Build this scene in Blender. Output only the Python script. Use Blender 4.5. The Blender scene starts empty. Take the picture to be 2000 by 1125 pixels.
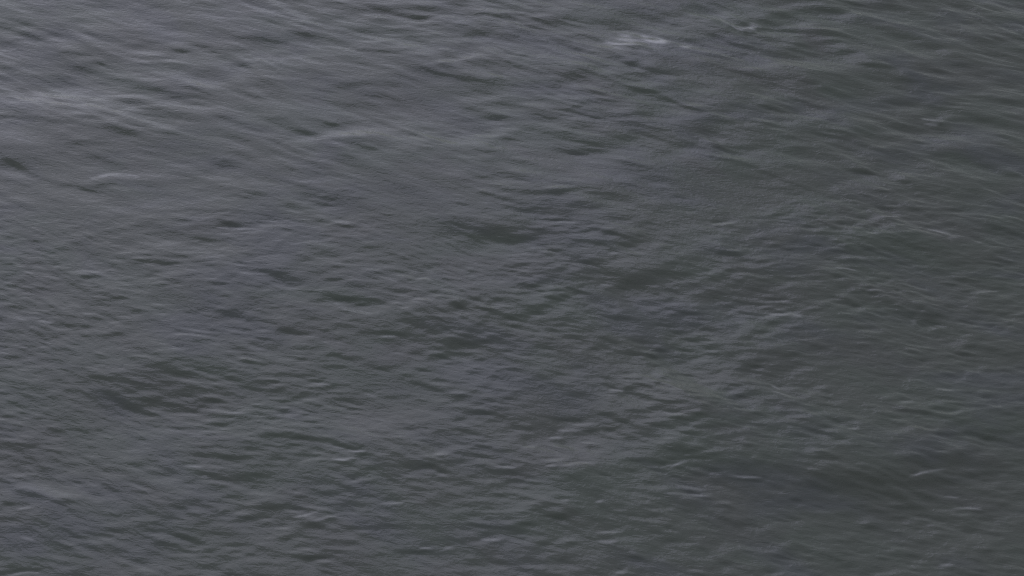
import bpy, math
import numpy as np

scene = bpy.context.scene
scene.render.engine = 'CYCLES'
R = math.radians

# ------------------------------------------------------------------ camera
cam_data = bpy.data.cameras.new("camera")
cam_data.sensor_fit = 'HORIZONTAL'
cam_data.angle = R(45.0)
cam_data.clip_start = 0.1
cam_data.clip_end = 20000.0
cam = bpy.data.objects.new("camera", cam_data)
scene.collection.objects.link(cam)
cam.location = (0.0, 0.0, 10.0)
cam.rotation_euler = (R(38.0), 0.0, 0.0)          # 52 degrees below the horizon
scene.camera = cam

# ------------------------------------------------------------------ sky and sun: dull, late, overcast light
SUN_ELEV, SUN_AZ = R(35.0), R(-24.0)              # azimuth from +Y, negative is to the left
world = bpy.data.worlds.new("World")
scene.world = world
world.use_nodes = True
wn, wl = world.node_tree.nodes, world.node_tree.links
wn.clear()
sky = wn.new("ShaderNodeTexSky")
sky.sky_type = 'NISHITA'
sky.sun_disc = False
sky.sun_elevation = SUN_ELEV
sky.sun_rotation = SUN_AZ
sky.altitude = 0.0
sky.air_density = 1.0
sky.dust_density = 0.4
sky.ozone_density = 1.0
hsv = wn.new("ShaderNodeHueSaturation")           # cloud cover: the sky loses most of its colour
hsv.inputs["Saturation"].default_value = 0.32
bg = wn.new("ShaderNodeBackground")
bg.inputs["Strength"].default_value = 0.065
wo = wn.new("ShaderNodeOutputWorld")
wl.new(sky.outputs[0], hsv.inputs["Color"])
wl.new(hsv.outputs[0], bg.inputs["Color"])
wl.new(bg.outputs[0], wo.inputs["Surface"])

sun_data = bpy.data.lights.new("sun", 'SUN')
sun_data.energy = 0.84
sun_data.angle = R(62.0)
sun_data.color = (0.76, 0.735, 1.0)
sun = bpy.data.objects.new("sun", sun_data)
scene.collection.objects.link(sun)
# a sun lamp shines along its own -Z
sun.rotation_euler = (R(90.0) - SUN_ELEV, 0.0, math.pi - SUN_AZ)
sun.location = (-20, 20, 30)

scene.view_settings.view_transform = 'Standard'
scene.view_settings.look = 'None'
scene.view_settings.gamma = 1.0
scene.view_settings.use_curve_mapping = False
scene.cycles.use_denoising = False
scene.cycles.filter_width = 1.1
scene.view_settings.exposure = 0.54

# ------------------------------------------------------------------ water material
mat = bpy.data.materials.new("murky_water")
mat.use_nodes = True
nt = mat.node_tree
N, L = nt.nodes, nt.links
N.clear()
out = N.new("ShaderNodeOutputMaterial")
bsdf = N.new("ShaderNodeBsdfPrincipled")
L.new(bsdf.outputs[0], out.inputs["Surface"])
bsdf.inputs["Roughness"].default_value = 0.22
bsdf.inputs["IOR"].default_value = 1.333
geo = N.new("ShaderNodeNewGeometry")


def mapping(size, rotz=0.0, off=(0, 0, 0)):
    """size: length along and across the streak in metres; rotz: its direction"""
    m = N.new("ShaderNodeMapping")
    m.vector_type = 'TEXTURE'
    m.inputs["Scale"].default_value = (*size, 1.0)
    m.inputs["Rotation"].default_value = (0, 0, rotz)
    m.inputs["Location"].default_value = off
    L.new(geo.outputs["Position"], m.inputs["Vector"])
    return m


def noise(m, scale, detail=3.0, rough=0.5, dist=0.0):
    n = N.new("ShaderNodeTexNoise")
    n.inputs["Scale"].default_value = scale
    n.inputs["Detail"].default_value = detail
    n.inputs["Roughness"].default_value = rough
    n.inputs["Distortion"].default_value = dist
    L.new(m.outputs[0], n.inputs["Vector"])
    return n


def ramp(src, p0, p1):
    r = N.new("ShaderNodeMapRange")
    r.interpolation_type = 'SMOOTHSTEP'
    r.inputs["From Min"].default_value = p0
    r.inputs["From Max"].default_value = p1
    L.new(src, r.inputs["Value"])
    return r.outputs[0]


def mix(fac, a, b):
    m = N.new("ShaderNodeMix")
    m.data_type = 'RGBA'
    ins = [s for s in m.inputs if s.enabled]
    fs, as_, bs = ins[0], ins[1], ins[2]
    for s, v in ((fs, fac), (as_, a), (bs, b)):
        if hasattr(v, "is_output"):
            L.new(v, s)
        elif isinstance(v, float):
            s.default_value = v
        else:
            s.default_value = (*v, 1.0)
    return [s for s in m.outputs if s.enabled][0]


# suspended silt: drifting clouds of slightly greener, bluer and browner water
GREY = (0.121, 0.130, 0.109)
GREEN = (0.118, 0.133, 0.108)
BLUE = (0.117, 0.125, 0.116)
BROWN = (0.121, 0.127, 0.110)
FOAM_GLINT = (0.46, 0.46, 0.45)  # pale colour of the foam, also used for painted ripple glints
n1 = noise(mapping((1.6, 0.8), R(-14)), 1.0, 3.0, 0.5, 0.5)
n2 = noise(mapping((1.3, 0.6), R(-14), (7.3, 2.1, 0)), 1.0, 3.0, 0.5, 0.5)
n3 = noise(mapping((1.1, 0.6), R(-14), (-3.3, 9.1, 0)), 1.0, 3.0, 0.5, 0.5)
c = mix(ramp(n1.outputs[0], 0.40, 0.65), GREY, GREEN)
c = mix(ramp(n2.outputs[0], 0.45, 0.68), c, BLUE)
c = mix(ramp(n3.outputs[0], 0.50, 0.70), c, BROWN)
att = N.new("ShaderNodeAttribute")                  # foamy water on the breaking crests, and ripple glints painted pale
att.attribute_name = "foam_glint"
c = mix(att.outputs["Fac"], c, FOAM_GLINT)
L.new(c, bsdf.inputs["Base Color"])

# the finest capillary ripples, too small for the mesh
def math2(op, a, b):
    m = N.new("ShaderNodeMath")
    m.operation = op
    for s, v in zip(m.inputs, (a, b)):
        if hasattr(v, "is_output"):
            L.new(v, s)
        else:
            s.default_value = v
    return m.outputs[0]


def ridged(n):
    return math2('SUBTRACT', 0.5, math2('ABSOLUTE', math2('SUBTRACT', n.outputs[0], 0.5), 0.0))


crest = ridged(noise(mapping((0.130, 0.050), R(-13)), 1.0, 2.0, 0.5, 0.4))
crest2 = ridged(noise(mapping((0.075, 0.027), R(-8), (3.1, 1.7, 0)), 1.0, 2.0, 0.5, 0.3))
fine = noise(mapping((0.026, 0.013), R(-6)), 1.0, 2.0, 0.6, 0.0)
hsum = math2('ADD', math2('MULTIPLY', crest, 0.0085), math2('MULTIPLY', crest2, 0.0024))
hsum = math2('ADD', hsum, math2('MULTIPLY', fine.outputs[0], 0.0007))
bump = N.new("ShaderNodeBump")
bump.inputs["Strength"].default_value = 1.0
bump.inputs["Distance"].default_value = 1.0
L.new(hsum, bump.inputs["Height"])
L.new(bump.outputs[0], bsdf.inputs["Normal"])

# ------------------------------------------------------------------ water surface
# Wave field on a periodic patch: smooth elongated swells and streaks, finer wind ripples in the nearer,
# wind-ruffled part, and single crests and troughs where they stand.  SLOPE is dh/dy; the height comes
# from integrating it in the frequency domain.
NX, NY = 1360, 860
DX, DY = 0.0118, 0.0119
X0, Y0 = -NX * DX / 2, 3.6
rng = np.random.default_rng(11)
gx = X0 + np.arange(NX) * DX
gy = Y0 + np.arange(NY) * DY
GX, GY = np.meshgrid(gx, gy)
KX = np.fft.fftfreq(NX, DX)[None, :] * 2 * np.pi
KY = np.fft.fftfreq(NY, DY)[:, None] * 2 * np.pi


def streak_noise(across, along, tilt, sub=0.0):
    """band-passed noise, drawn out along a direction tilted towards the viewer on the right"""
    ca, sa = math.cos(tilt), math.sin(tilt)
    ku, kv = KX * ca + KY * sa, -KX * sa + KY * ca
    f = np.exp(-0.5 * ((ku * along) ** 2 + (kv * across) ** 2))
    f = f - np.exp(-0.5 * ((ku * along * 2.2) ** 2 + (kv * across * 2.2) ** 2))
    s = np.fft.ifft2(np.fft.fft2(rng.standard_normal((NY, NX))) * f).real
    return s / s.std()


def sample(a, fx, fy):
    """periodic bilinear lookup at fractional grid positions"""
    ix, iy = np.floor(fx).astype(np.int64), np.floor(fy).astype(np.int64)
    tx, ty = fx - ix, fy - iy
    x0, x1, y0, y1 = ix % NX, (ix + 1) % NX, iy % NY, (iy + 1) % NY
    return ((a[y0, x0] * (1 - tx) + a[y0, x1] * tx) * (1 - ty)
            + (a[y1, x0] * (1 - tx) + a[y1, x1] * tx) * ty)


def smooth(sig):
    f = np.exp(-0.5 * ((KX * sig) ** 2 + (KY * sig) ** 2))
    s = np.fft.ifft2(np.fft.fft2(rng.standard_normal((NY, NX))) * f).real
    return s / s.std()


JX, JY = np.meshgrid(np.arange(NX, dtype=float), np.arange(NY, dtype=float))
WX, WY = smooth(0.55) * 0.10, smooth(0.55) * 0.10


def warp(a, k=1.0):
    return sample(a, JX + k * WX / DX, JY + k * WY / DY)


edge = 8.8 + 0.12 * smooth(0.35)
near = 1.0 / (1.0 + np.exp((GY - edge) / 0.35))       # 1 in the wind-ruffled water near by
near *= 1.0 / (1.0 + np.exp((3.9 - GY) / 0.08))
far = 1.0 - near

swell = warp(streak_noise(0.22, 1.0, R(-27)))
broad = warp(streak_noise(0.080, 0.40, R(-28)))
# farther water: longer, smoother streaks
f_mid = warp(streak_noise(0.044, 0.20, R(-27)))
f_thin = warp(streak_noise(0.023, 0.115, R(-22)))
f_hair = warp(streak_noise(0.014, 0.065, R(-15)), 0.5)
# nearer water: short, broken ripples
mid = warp(streak_noise(0.032, 0.16, R(-25)))
thin = warp(streak_noise(0.018, 0.080, R(-17)))
hair = warp(streak_noise(0.0105, 0.050, R(-10)), 0.5)
grain = streak_noise(0.009, 0.016, R(-8))


def peaky(a, p=1.6):
    return np.sign(a) * np.abs(a) ** p / (np.abs(a) ** p).std()


gust = np.clip(1.0 + 0.20 * smooth(0.30), 0.3, 1.9)       # patches of livelier and calmer water
S = 0.018 * swell + 0.042 * broad
S += far * gust * (0.052 * peaky(f_mid, 1.2) + 0.054 * peaky(f_thin, 1.3) + 0.054 * f_hair)
S += near * gust * (0.042 * mid + 0.042 * peaky(thin, 1.4) + 0.088 * peaky(hair, 1.5) + 0.030 * grain)

# single waves: (steepness, half width, x, y, x, y, ...); positive leans towards the viewer, negative away
WAVES = [
    (1.50,0.046,-5.88,9.79,-5.54,9.58,-5.23,9.37),(1.20,0.034,-5.19,9.34,-4.95,9.24,-4.48,9.16),(-1.30,0.040,-4.64,9.30,-4.44,9.38,-4.22,9.32),
    (0.80,0.022,-4.58,9.23,-4.33,9.26),(-0.60,0.051,-5.68,9.49,-5.35,9.30),(0.70,0.028,-5.64,9.34,-5.28,9.24),
    (0.80,0.029,-5.90,10.32,-5.35,10.25,-4.82,10.13),(0.70,0.029,-4.98,9.89,-4.62,9.84,-4.34,9.75),(0.80,0.036,-4.59,10.62,-4.22,10.54),
    (0.80,0.036,-4.16,10.60,-3.89,10.65,-3.65,10.66),(1.00,0.043,-3.96,11.63,-3.69,11.50,-3.45,11.35),(1.20,0.044,-3.36,11.69,-3.06,11.67,-2.75,11.61),
    (0.90,0.031,-5.76,11.77,-5.35,11.75),(0.80,0.025,-5.47,11.44,-5.09,11.39,-4.84,11.21),(0.90,0.038,-6.34,12.06,-6.06,11.97,-5.70,11.89),
    (0.70,0.031,-6.08,11.66,-5.71,11.68),(0.60,0.031,-5.07,11.28,-4.81,11.20),(1.00,0.047,-2.92,10.32,-2.57,10.13,-2.18,10.02),
    (0.80,0.053,-3.42,10.34,-3.17,10.21,-2.88,10.05),(-0.50,0.052,-2.55,9.90,-2.04,10.01,-1.58,10.11),(-0.50,0.070,-2.04,10.03,-1.34,10.07),
    (1.00,0.041,-2.17,10.16,-1.94,10.20,-1.73,10.23),(1.10,0.066,-2.17,10.81,-1.81,10.87,-1.36,10.86),(0.90,0.038,-1.36,12.03,-1.11,12.07,-0.88,12.12),
    (0.70,0.051,-1.53,12.25,-0.96,12.22),(1.20,0.037,-0.30,11.59,-0.09,11.44,0.07,11.35),(0.80,0.031,0.03,11.35,0.36,11.35),
    (0.90,0.024,-1.32,11.29,-0.92,11.06,-0.40,10.90),(-0.80,0.043,-1.01,11.20,-0.74,11.28,-0.43,11.33),(0.80,0.025,0.33,12.19,0.63,12.05,1.00,11.95),
    (0.70,0.038,0.57,12.12,0.76,12.09),(-2.00,0.031,1.22,11.57,1.40,11.56,1.60,11.53),(-1.20,0.075,1.18,11.63,1.50,11.72,1.75,11.65),
    (-3.60,0.025,1.60,11.75,1.67,11.69,1.77,11.66),(-1.20,0.043,1.78,11.66,2.17,11.53,2.59,11.35),(-1.00,0.025,1.19,11.80,1.41,11.83,1.57,11.78),
    (-2.60,0.022,2.78,11.93,2.87,11.89,3.01,11.88),(-1.20,0.038,2.17,12.18,2.47,12.05,2.79,11.93),(1.10,0.031,2.89,11.86,3.33,11.82,3.91,11.72),
    (0.90,0.038,1.91,12.20,2.23,12.14),(0.80,0.025,1.96,11.97,2.11,11.89),(1.40,0.055,1.16,11.39,1.32,11.28,1.50,11.17),
    (0.80,0.037,1.47,11.17,1.76,11.06,2.06,10.99),(1.10,0.030,1.53,10.78,1.79,10.64,2.07,10.44,2.37,10.29),(-0.90,0.053,1.97,10.55,2.37,10.42),
    (1.10,0.028,2.13,9.71,2.43,9.62,2.72,9.49,2.99,9.32,3.27,9.16),(-0.80,0.046,1.90,9.81,2.29,9.69,2.63,9.60),(1.20,0.028,3.73,9.54,3.97,9.44,4.18,9.34),
    (1.00,0.036,2.61,11.09,2.97,11.01,3.32,10.94),(0.90,0.030,3.36,10.90,3.65,10.88),(-1.30,0.024,4.75,10.32,4.95,10.27),
    (0.90,0.023,4.65,10.31,4.93,10.23,5.21,10.17),(0.90,0.024,4.95,11.12,5.25,11.00),(1.00,0.030,2.84,10.50,3.02,10.45,3.24,10.35),
    (0.90,0.024,4.15,11.23,4.34,11.15,4.52,11.10),(-0.60,0.031,4.36,11.20,4.52,11.16),(-1.10,0.035,2.15,10.03,2.37,9.88),(0.80,0.029,2.00,9.93,2.58,9.73),
    (1.40,0.034,-0.11,9.16,0.20,9.11,0.51,9.11,0.83,9.19),(-0.70,0.022,0.34,9.18,0.67,9.21),(1.00,0.034,-0.60,9.43,-0.40,9.37,-0.14,9.29),
    (0.90,0.028,-0.05,9.34,0.23,9.30),(1.00,0.029,0.50,9.82,0.69,9.78,0.86,9.73),(-1.00,0.035,-0.41,10.05,-0.12,10.00),(1.00,0.029,-0.28,9.94,-0.14,9.81),
    (0.90,0.023,1.27,10.03,1.40,9.94),(0.90,0.018,1.55,10.12,1.81,10.07),(0.90,0.024,0.64,10.44,0.84,10.48),(0.90,0.018,0.73,10.38,1.03,10.26),
    (0.80,0.028,-3.56,9.49,-3.29,9.43),(0.80,0.029,-3.40,9.62,-3.06,9.51),(1.00,0.028,-2.35,9.48,-2.08,9.34),(0.90,0.028,-2.98,9.18,-2.64,9.08),
    (0.70,0.031,-2.76,11.82,-2.25,11.67),(0.70,0.029,3.15,10.09,3.55,10.03,4.01,9.98),(0.80,0.037,4.51,11.77,4.99,11.65),
    (0.80,0.032,4.16,12.32,4.41,12.26),(0.80,0.031,3.83,11.44,4.20,11.40),(0.70,0.043,4.85,11.58,5.26,11.49),(-0.60,0.037,3.08,11.35,3.67,11.17),
    (0.80,0.032,3.75,12.10,4.05,12.01),(0.80,0.025,-1.92,11.51,-1.36,11.39),(0.80,0.025,-1.24,11.51,-1.05,11.46),(-0.60,0.050,-2.17,11.53,-1.73,11.40),
    (-0.70,0.060,-5.65,10.77,-5.02,10.64),(-0.60,0.072,-5.98,10.64,-5.11,10.51),(0.80,0.025,-0.91,11.80,-0.75,11.74),(0.80,0.035,0.75,9.81,1.15,9.76),
    (-0.70,0.053,-4.16,10.51,-3.32,10.42),(-0.60,0.055,-3.20,11.30,-2.70,11.28),(0.90,0.025,-4.09,11.49,-3.89,11.44),(0.70,0.025,-4.45,11.44,-4.26,11.39),
    (0.70,0.023,-0.99,10.12,-0.58,10.00),(0.70,0.024,0.35,10.32,0.65,10.25),(0.80,0.028,-0.67,8.97,-0.22,8.87),(0.70,0.023,-1.73,9.81,-1.50,9.75),
    (0.70,0.023,-1.04,9.81,-0.86,9.76),(0.70,0.022,3.88,8.92,4.21,8.90),(0.70,0.022,4.59,8.87,4.87,8.88),(0.70,0.034,4.76,9.18,5.20,9.14),
    (0.80,0.023,5.43,9.40,5.65,9.37),(1.60,0.048,-2.67,8.07,-2.44,7.99,-2.27,7.90,-2.07,7.81),(1.00,0.031,-1.99,7.75,-1.78,7.70,-1.54,7.64),
    (1.20,0.026,-1.83,7.70,-1.57,7.68,-1.27,7.62),(-1.50,0.016,-1.81,7.64,-1.75,7.62),(-1.00,0.021,-1.79,7.59,-1.66,7.55,-1.45,7.49),
    (1.00,0.026,-0.71,7.60,-0.34,7.59),(1.00,0.021,-0.39,7.58,-0.10,7.50,0.11,7.41),(1.60,0.060,-3.56,6.87,-3.32,6.78,-3.08,6.67),
    (1.00,0.027,-5.01,8.34,-4.60,8.31),(1.00,0.022,-3.37,8.50,-2.99,8.42),(1.00,0.016,-3.65,8.24,-3.36,8.20),(0.90,0.021,-4.07,7.67,-3.83,7.66),
    (1.00,0.025,-4.77,7.09,-4.50,7.06),(0.90,0.041,-4.08,7.21,-3.73,7.23),(1.00,0.026,-3.10,7.55,-2.79,7.47,-2.49,7.37),
    (1.10,0.031,-2.49,7.36,-2.25,7.28,-2.02,7.21),(1.20,0.082,-0.71,8.73,-0.36,8.55,0.22,8.50),(1.30,0.027,0.26,8.42,0.40,8.33,0.56,8.22),
    (1.10,0.037,0.54,8.24,0.89,8.13),(1.10,0.016,0.79,8.63,1.09,8.53,1.41,8.40),(1.20,0.065,0.80,8.41,1.30,8.39),
    (-1.60,0.016,0.36,8.69,0.55,8.71,0.67,8.69),(1.00,0.014,0.30,8.74,0.66,8.73),(-1.40,0.016,0.32,8.31,0.44,8.28),
    (1.50,0.042,0.97,7.96,1.21,7.91,1.45,7.85),(-1.60,0.016,0.92,7.89,1.03,7.86),(1.10,0.041,0.15,7.13,0.43,7.08),
    (1.20,0.037,2.02,7.79,2.20,7.71,2.35,7.63),(1.50,0.062,3.87,7.60,4.14,7.50,4.44,7.39),(1.50,0.060,4.98,8.66,5.23,8.58,5.48,8.48),
    (-2.20,0.016,2.61,7.49,2.74,7.47,2.82,7.49,2.92,7.44),(-1.50,0.016,4.43,8.61,4.57,8.54,4.70,8.48),(-2.20,0.013,3.45,8.08,3.57,8.05),
    (-1.20,0.016,3.35,8.08,3.46,8.07),(-1.00,0.021,3.49,8.24,3.71,8.24),(-1.70,0.014,3.96,8.78,4.14,8.78),(-1.40,0.016,2.62,7.64,2.80,7.65),
    (-1.20,0.016,3.74,8.55,3.88,8.52),(-1.00,0.016,4.70,7.76,4.99,7.78),(1.00,0.020,2.93,7.08,3.15,7.05),(1.10,0.025,2.13,6.86,2.35,6.81,2.60,6.72),
    (1.10,0.020,2.03,7.08,2.23,6.95),(1.00,0.020,3.45,7.19,3.67,7.14),(-1.00,0.021,4.03,7.44,4.08,7.39),(-0.90,0.021,4.11,7.34,4.31,7.33),
    (1.00,0.021,4.50,7.96,4.81,7.92),(1.00,0.021,2.15,8.29,2.41,8.24),(-1.00,0.016,2.14,8.69,2.38,8.69),(0.90,0.022,3.24,8.74,3.49,8.59),
    (-1.10,0.016,4.90,8.43,4.96,8.40),(1.00,0.027,4.99,8.24,5.33,8.10),(-1.20,0.016,3.62,7.78,3.82,7.78),(1.00,0.021,3.52,7.80,3.77,7.73),
    (1.10,0.024,2.57,6.18,2.84,6.10,3.08,6.02,3.24,5.89),(1.60,0.019,3.97,6.07,4.09,6.05,4.32,6.08,4.54,6.02,4.78,5.93),(1.00,0.062,3.74,5.77,4.63,5.74),
    (1.20,0.028,2.64,5.60,2.85,5.52,3.12,5.48),(1.40,0.037,3.12,5.49,3.54,5.44,3.90,5.43),(1.30,0.033,3.24,5.60,3.58,5.54),
    (1.10,0.038,1.90,5.78,2.26,5.70,2.63,5.65),(0.90,0.066,2.82,5.62,3.74,5.52),(-1.80,0.012,2.52,6.64,2.60,6.59),(-1.90,0.012,2.51,6.55,2.69,6.49),
    (-1.30,0.015,4.10,6.58,4.26,6.55),(-1.50,0.012,3.64,5.62,3.74,5.65,3.99,5.69),(-1.70,0.012,3.92,5.43,4.05,5.43),
    (-1.50,0.012,3.99,5.31,4.11,5.32,4.23,5.30),(-1.70,0.012,1.44,6.31,1.52,6.28,1.61,6.27),(-1.50,0.012,1.42,5.76,1.49,5.74,1.60,5.77),
    (-1.20,0.012,1.96,5.63,2.11,5.61,2.29,5.62),(1.20,0.019,1.86,5.69,2.06,5.59,2.30,5.58),(-0.90,0.015,3.99,6.32,4.16,6.27,4.39,6.31),
    (1.20,0.019,2.78,5.80,2.90,5.79),(1.20,0.014,2.52,5.40,2.63,5.39),(1.10,0.014,3.01,5.36,3.12,5.32),(1.20,0.018,3.16,5.17,3.31,5.15),
    (-1.30,0.011,3.74,4.76,3.86,4.75),(-1.20,0.015,3.71,6.43,3.85,6.43),(-1.10,0.012,3.16,6.11,3.26,6.11),(-1.10,0.012,1.89,5.37,1.97,5.35),
    (-1.10,0.012,1.50,5.54,1.75,5.48),(-1.10,0.012,1.40,5.44,1.80,5.42),(1.00,0.020,2.12,6.52,2.36,6.47),(1.00,0.024,2.65,6.41,2.84,6.38),
    (0.90,0.015,2.92,6.26,3.10,6.20),(1.50,0.028,-4.68,5.54,-4.47,5.45,-4.22,5.39,-3.90,5.33),(-1.00,0.047,-4.49,5.53,-4.14,5.44,-3.87,5.39),
    (-0.80,0.028,-3.95,5.41,-3.68,5.37),(-1.20,0.014,-4.45,5.29,-4.32,5.30),(-1.10,0.014,-4.37,5.01,-4.23,4.98),
    (1.10,0.069,-3.96,6.57,-3.78,6.46,-3.60,6.33),(1.20,0.033,-3.56,5.79,-3.31,5.74,-3.07,5.68),(1.00,0.024,-3.78,5.70,-3.46,5.66),
    (1.30,0.023,-3.04,5.68,-2.63,5.61,-2.19,5.56),(1.30,0.024,-2.47,6.06,-2.15,6.06,-1.82,6.01),(1.50,0.033,-1.87,6.01,-1.63,5.96,-1.34,5.90),
    (-1.80,0.012,-1.77,5.94,-1.56,5.91),(-2.10,0.014,-1.60,5.88,-1.37,5.88),(-2.00,0.012,-1.68,5.81,-1.56,5.79,-1.42,5.80),
    (-1.50,0.012,-3.05,5.75,-2.87,5.72),(-1.20,0.012,-2.87,5.63,-2.80,5.62),(-1.20,0.011,-1.98,5.21,-1.86,5.23,-1.75,5.26),
    (1.00,0.023,-2.40,5.32,-2.03,5.32,-1.73,5.28),(1.10,0.027,-3.03,5.05,-2.65,4.99),(1.20,0.018,-4.46,4.69,-4.19,4.70,-4.06,4.72),
    (-1.00,0.011,-4.41,4.67,-4.12,4.68),(1.10,0.018,-3.26,4.97,-3.06,4.96),(-1.10,0.012,-1.96,6.66,-1.76,6.64),(1.00,0.020,-2.37,6.59,-2.12,6.53),
    (-1.20,0.015,-4.75,7.39,-4.60,7.37),(1.00,0.015,-4.57,7.35,-4.13,7.32),(-1.00,0.016,-4.52,8.03,-4.22,8.00),(1.10,0.016,-4.45,7.96,-4.23,7.94),
    (1.00,0.016,-3.90,8.16,-3.52,8.13),(1.00,0.025,-3.76,6.59,-3.98,6.71,-4.16,6.73),(-1.10,0.012,-2.67,5.26,-2.62,5.27),
    (1.00,0.015,-3.42,6.35,-3.00,6.34),(-1.10,0.012,-2.78,6.32,-2.53,6.31),(-1.00,0.011,-1.79,5.17,-1.58,5.22),(1.00,0.013,-1.93,4.81,-1.57,4.83),
    (-1.90,0.012,0.43,6.14,0.62,6.13),(-2.00,0.012,0.35,6.06,0.52,6.06),(-1.20,0.012,0.10,5.94,0.23,5.94),(-1.60,0.012,0.66,6.00,0.79,5.97),
    (-1.20,0.012,0.47,5.72,0.62,5.76,0.79,5.75),(-1.30,0.012,0.31,5.72,0.41,5.72),(-1.50,0.014,-0.16,5.71,0.03,5.71),(-1.20,0.014,0.31,5.78,0.46,5.79),
    (1.20,0.015,0.44,6.27,0.69,6.25),(1.10,0.012,0.68,6.13,0.82,6.13,1.02,6.15),(1.20,0.014,0.70,5.97,0.92,5.90),(-0.70,0.114,0.29,5.89,0.76,5.89),
    (-1.20,0.012,0.57,6.20,0.76,6.19),(1.20,0.024,-0.49,6.34,-0.19,6.30,0.00,6.26),(1.10,0.015,-0.20,6.49,0.07,6.45),
    (1.10,0.029,-0.74,6.52,-0.39,6.47,-0.15,6.45),(-1.50,0.012,-1.42,6.54,-1.30,6.50),(-1.50,0.012,0.94,6.59,1.08,6.56),(1.20,0.020,1.08,6.54,1.35,6.47),
    (-1.60,0.012,-0.74,5.86,-0.59,5.85),(1.10,0.019,-0.57,5.85,-0.24,5.82),(-1.20,0.012,-0.71,5.65,-0.60,5.63),(1.10,0.038,-0.38,5.70,0.00,5.63,0.28,5.58),
    (0.90,0.057,-1.43,5.86,-0.95,5.76,-0.47,5.68),(-1.40,0.012,0.44,5.37,0.52,5.36),(-1.30,0.012,0.76,5.36,0.82,5.36),(-1.20,0.012,-1.19,5.34,-0.98,5.35),
    (1.20,0.014,0.28,5.23,0.55,5.21,0.83,5.16),(1.20,0.023,0.02,5.08,0.20,5.05),(1.00,0.014,-0.60,5.15,0.00,5.10),(-1.30,0.011,-0.81,4.90,-0.71,4.91),
    (-1.30,0.011,-0.60,4.91,-0.52,4.91),(1.20,0.023,-1.04,4.88,-0.63,4.86),(-1.00,0.018,-0.27,4.99,-0.09,4.99),(-1.20,0.014,0.75,5.05,0.98,5.05),
    (-1.20,0.014,0.76,4.97,0.93,4.96),(1.20,0.013,1.03,4.83,1.21,4.77),(-1.10,0.011,0.91,4.68,1.00,4.67),(1.10,0.019,-1.06,6.13,-0.77,6.13),
    (1.00,0.014,-0.48,6.11,-0.26,6.06),(1.10,0.014,1.28,5.78,1.42,5.77,1.65,5.68),(-0.80,0.012,-1.54,5.55,-1.29,5.59),(1.00,0.018,-1.46,5.09,-0.96,5.12),
    (1.10,0.030,-1.19,6.72,-0.79,6.63,-0.59,6.55),(-0.90,0.020,-0.10,6.60,0.05,6.59),(1.10,0.016,-0.75,8.09,-0.45,7.93),
    (-1.10,0.016,-0.98,7.94,-0.85,7.94),(-1.00,0.016,-1.01,7.66,-0.86,7.65),(1.10,0.026,-0.86,7.55,-0.65,7.51),(-1.00,0.015,-1.30,7.22,-1.16,7.21),
    (1.00,0.015,-1.20,7.25,-0.86,7.12),(1.00,0.015,-1.54,7.27,-1.02,7.23),(-1.10,0.016,1.02,8.28,1.11,8.26),(1.00,0.016,0.31,7.71,0.57,7.66),
    (1.00,0.016,0.68,7.83,0.79,7.88),(1.10,0.021,1.51,7.60,1.61,7.57),(1.00,0.021,0.88,7.50,1.29,7.42),(1.00,0.015,0.96,7.03,1.36,7.01),
    (-1.10,0.015,0.96,6.59,1.06,6.56),(1.10,0.030,-0.80,6.72,-0.60,6.66),(1.10,0.025,-1.77,7.00,-1.51,6.89),(1.00,0.020,-1.51,6.90,-1.20,6.80),
    (-1.10,0.016,-1.35,7.94,-1.19,7.88),(1.00,0.016,1.60,7.50,1.97,7.49),(1.10,0.021,1.43,8.03,1.86,7.99),(-0.90,0.053,1.07,8.17,1.39,8.13),
    (-0.80,0.065,-3.78,8.38,-3.00,8.24),(0.90,0.016,-3.68,8.74,-3.37,8.71),(-1.10,0.016,-3.15,8.65,-2.73,8.61),(1.00,0.022,-3.19,8.77,-2.79,8.63),
    (0.90,0.016,-2.09,8.74,-1.69,8.63),(-1.00,0.022,-1.92,8.72,-1.75,8.69),(1.00,0.022,-0.66,8.77,-0.55,8.66),(0.45,0.230,-1.13,7.37,-0.51,7.25,0.00,7.12),
    (0.50,0.222,-4.08,6.69,-3.45,6.52,-2.84,6.40),(0.50,0.235,2.64,5.68,3.37,5.57,4.23,5.62),(-0.40,0.215,0.19,5.95,0.95,5.84),
    (0.40,0.217,-0.82,8.56,0.27,8.45),(0.40,0.213,0.81,8.31,1.48,7.90),(-0.40,0.298,-5.52,10.72,-4.43,10.38),(-0.35,0.224,1.41,7.00,1.96,6.40),
    (0.35,0.270,3.93,10.90,5.08,10.64),(-0.35,0.186,-4.66,5.46,-3.96,5.46),(0.40,0.189,-2.86,5.89,-2.16,5.62),(0.35,0.215,3.78,8.38,4.53,8.10),
    (-0.30,0.232,-1.75,10.09,-0.58,9.89),(-0.35,0.217,-1.70,6.23,-0.96,6.06),
]
SQ = 0.79
FO = np.zeros_like(S)
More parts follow.
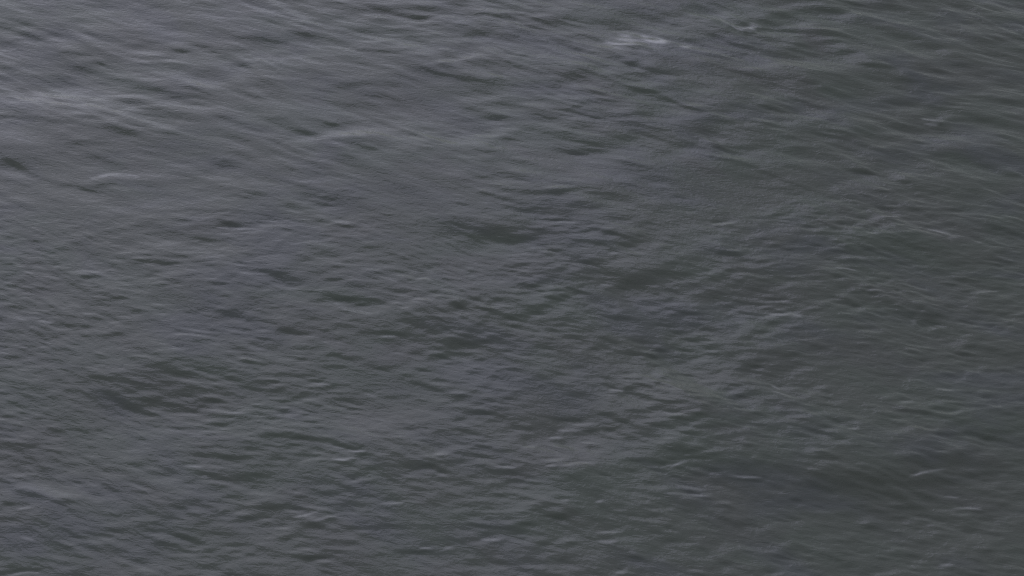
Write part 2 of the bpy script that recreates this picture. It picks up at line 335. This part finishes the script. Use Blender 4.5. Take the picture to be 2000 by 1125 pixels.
for w in WAVES:
    amp, wd = w[0] * (0.30 if w[0] > 0 else 0.45), max(w[1] * 0.60, 0.0075)
    P = np.array(w[2:]).reshape(-1, 2) * (1.0, SQ)
    seg = np.hypot(*np.diff(P, axis=0).T)
    amp *= min(1.8, (2.2 if w[1] > 0.12 else 0.8) if w[1] > 0.04 else (0.026 / w[1]) ** 0.6)
    ex, ey = P[-1, 0] - P[0, 0], (P[-1, 1] - P[0, 1]) / SQ
    amp *= min(2.5, (ex * ex + ey * ey) / max(ex * ex, 1e-6))     # oblique waves keep their full steepness
    cum = np.concatenate([[0], np.cumsum(seg)])
    tot = cum[-1]
    wd = min(wd, 0.35 * tot)
    m = wd * 3.5
    i0, i1 = np.searchsorted(gx, [P[:, 0].min() - m, P[:, 0].max() + m])
    j0, j1 = np.searchsorted(gy, [(P[:, 1].min() - m) / SQ, (P[:, 1].max() + m) / SQ])
    if i1 <= i0 or j1 <= j0:
        continue
    qx = GX[j0:j1, i0:i1] + 0.5 * WX[j0:j1, i0:i1] * 0.12
    kq = min(1.0, wd / 0.02)
    qy = (GY[j0:j1, i0:i1] + kq * (0.012 * f_mid[j0:j1, i0:i1] + 0.006 * thin[j0:j1, i0:i1])) * SQ
    best = np.full(qx.shape, 1e9)
    par = np.zeros(qx.shape)
    for k in range(len(seg)):
        ax, ay = P[k]
        ux, uy = (P[k + 1] - P[k]) / max(seg[k], 1e-6)
        t = np.clip((qx - ax) * ux + (qy - ay) * uy, 0, seg[k])
        dd = np.hypot(qx - ax - t * ux, qy - ay - t * uy)
        b = dd < best
        best = np.where(b, dd, best)
        par = np.where(b, (cum[k] + t) / tot, par)
    amp = min(max(amp, -0.60), 0.50)
    taper = np.clip(np.sin(np.pi * np.clip(par * 0.92 + 0.04, 0, 1)), 0, 1) ** 0.55
    loc = wd * (0.45 + 0.55 * taper)
    rough = 1.0 + 0.28 * thin[j0:j1, i0:i1] + 0.12 * f_mid[j0:j1, i0:i1]
    shape = taper * np.exp(-0.5 * (best / loc) ** 2)
    S[j0:j1, i0:i1] += amp * shape * np.clip(rough, 0.3, 2.0)
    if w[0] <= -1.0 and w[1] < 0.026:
        FO[j0:j1, i0:i1] += 0.12 * min(-w[0], 2.2) * shape * np.clip(rough, 0.1, 1.6)  # glints on thin ripples, painted into the colour as pale lines

# foam on the breaking crests, then ripple glints painted pale: (density, half width, x, y, x, y, ...)
FOAM_GLINTS = [
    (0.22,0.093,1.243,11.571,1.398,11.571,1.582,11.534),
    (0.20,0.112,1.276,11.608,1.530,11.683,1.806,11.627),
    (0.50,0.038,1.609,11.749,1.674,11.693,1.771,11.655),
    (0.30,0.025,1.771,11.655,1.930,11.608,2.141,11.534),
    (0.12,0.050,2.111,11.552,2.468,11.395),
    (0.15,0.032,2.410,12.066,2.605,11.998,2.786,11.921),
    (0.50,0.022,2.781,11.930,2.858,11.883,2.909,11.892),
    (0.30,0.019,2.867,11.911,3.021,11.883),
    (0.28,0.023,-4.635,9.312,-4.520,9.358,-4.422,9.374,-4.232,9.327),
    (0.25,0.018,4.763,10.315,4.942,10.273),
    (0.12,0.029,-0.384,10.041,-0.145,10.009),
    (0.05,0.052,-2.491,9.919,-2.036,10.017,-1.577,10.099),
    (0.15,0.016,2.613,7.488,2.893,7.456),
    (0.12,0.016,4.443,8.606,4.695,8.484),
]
for w in FOAM_GLINTS:
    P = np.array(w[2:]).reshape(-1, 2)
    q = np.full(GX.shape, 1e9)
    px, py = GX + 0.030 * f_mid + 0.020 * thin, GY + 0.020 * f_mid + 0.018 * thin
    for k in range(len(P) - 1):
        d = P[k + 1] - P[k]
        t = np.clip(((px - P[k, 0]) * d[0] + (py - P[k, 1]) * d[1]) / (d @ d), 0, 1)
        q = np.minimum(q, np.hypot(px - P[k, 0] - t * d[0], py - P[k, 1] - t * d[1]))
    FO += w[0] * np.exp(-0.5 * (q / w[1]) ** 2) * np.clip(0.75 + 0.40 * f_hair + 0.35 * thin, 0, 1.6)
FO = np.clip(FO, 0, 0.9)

lively = 0.92 + 0.45 * np.clip((GX + 3.0) / 9.0, 0, 1)       # the wind freshens towards the right
lively = np.minimum(lively, 1.0 + np.clip((gx[-1] - GX) / 0.8, 0, 1))
Sh = np.fft.fft2(S * lively)
k0 = 2 * np.pi / 6.0
HT = np.fft.ifft2(Sh * (-1j * KY) / (KY ** 2 + KX ** 2 + k0 ** 2)).real
HT -= HT.mean()


def axis(lo, n, step, left, right, k):
    core = lo + np.arange(n) * step
    g = np.linspace(0, 1, k + 1)[1:]
    ex = (np.exp(g * 9.0) - 1) / (math.exp(9.0) - 1)
    lin = g * k * step
    hi = core[-1] + lin + ex * right
    low = core[0] - lin - ex * left
    return np.concatenate([low[::-1], core, hi])


ax_x = axis(X0, NX, DX, 4000.0, 4000.0, 50)
ax_y = axis(Y0, NY, DY, 4000.0, 9000.0, 50)
MX, MY = np.meshgrid(ax_x, ax_y)
Z = sample(HT, (MX - X0) / DX, (MY - Y0) / DY)
step = np.maximum(np.gradient(ax_x)[None, :], np.gradient(ax_y)[:, None])
Z *= np.clip(0.25 / step, 0, 1)                        # the coarse far sheet flattens out

ny, nx = MX.shape
me = bpy.data.meshes.new("water")
co = np.stack([MX, MY, Z], axis=-1).astype(np.float32).reshape(-1)
idx = np.arange(nx * ny, dtype=np.int32).reshape(ny, nx)
quads = np.stack([idx[:-1, :-1], idx[:-1, 1:], idx[1:, 1:], idx[1:, :-1]], axis=-1).reshape(-1)
nq = quads.size // 4
me.vertices.add(nx * ny)
me.vertices.foreach_set("co", co)
me.loops.add(quads.size)
me.loops.foreach_set("vertex_index", quads)
me.polygons.add(nq)
me.polygons.foreach_set("loop_start", np.arange(nq, dtype=np.int32) * 4)
me.polygons.foreach_set("use_smooth", np.ones(nq, dtype=bool))
me.update(calc_edges=True)
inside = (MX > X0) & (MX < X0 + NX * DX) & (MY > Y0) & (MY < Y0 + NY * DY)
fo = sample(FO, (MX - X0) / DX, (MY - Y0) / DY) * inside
me.attributes.new("foam_glint", 'FLOAT', 'POINT').data.foreach_set("value", fo.astype(np.float32).reshape(-1))
me.materials.append(mat)
water = bpy.data.objects.new("water", me)
scene.collection.objects.link(water)
water["kind"] = "structure"
water["label"] = "dark grey rippled water filling the whole view"
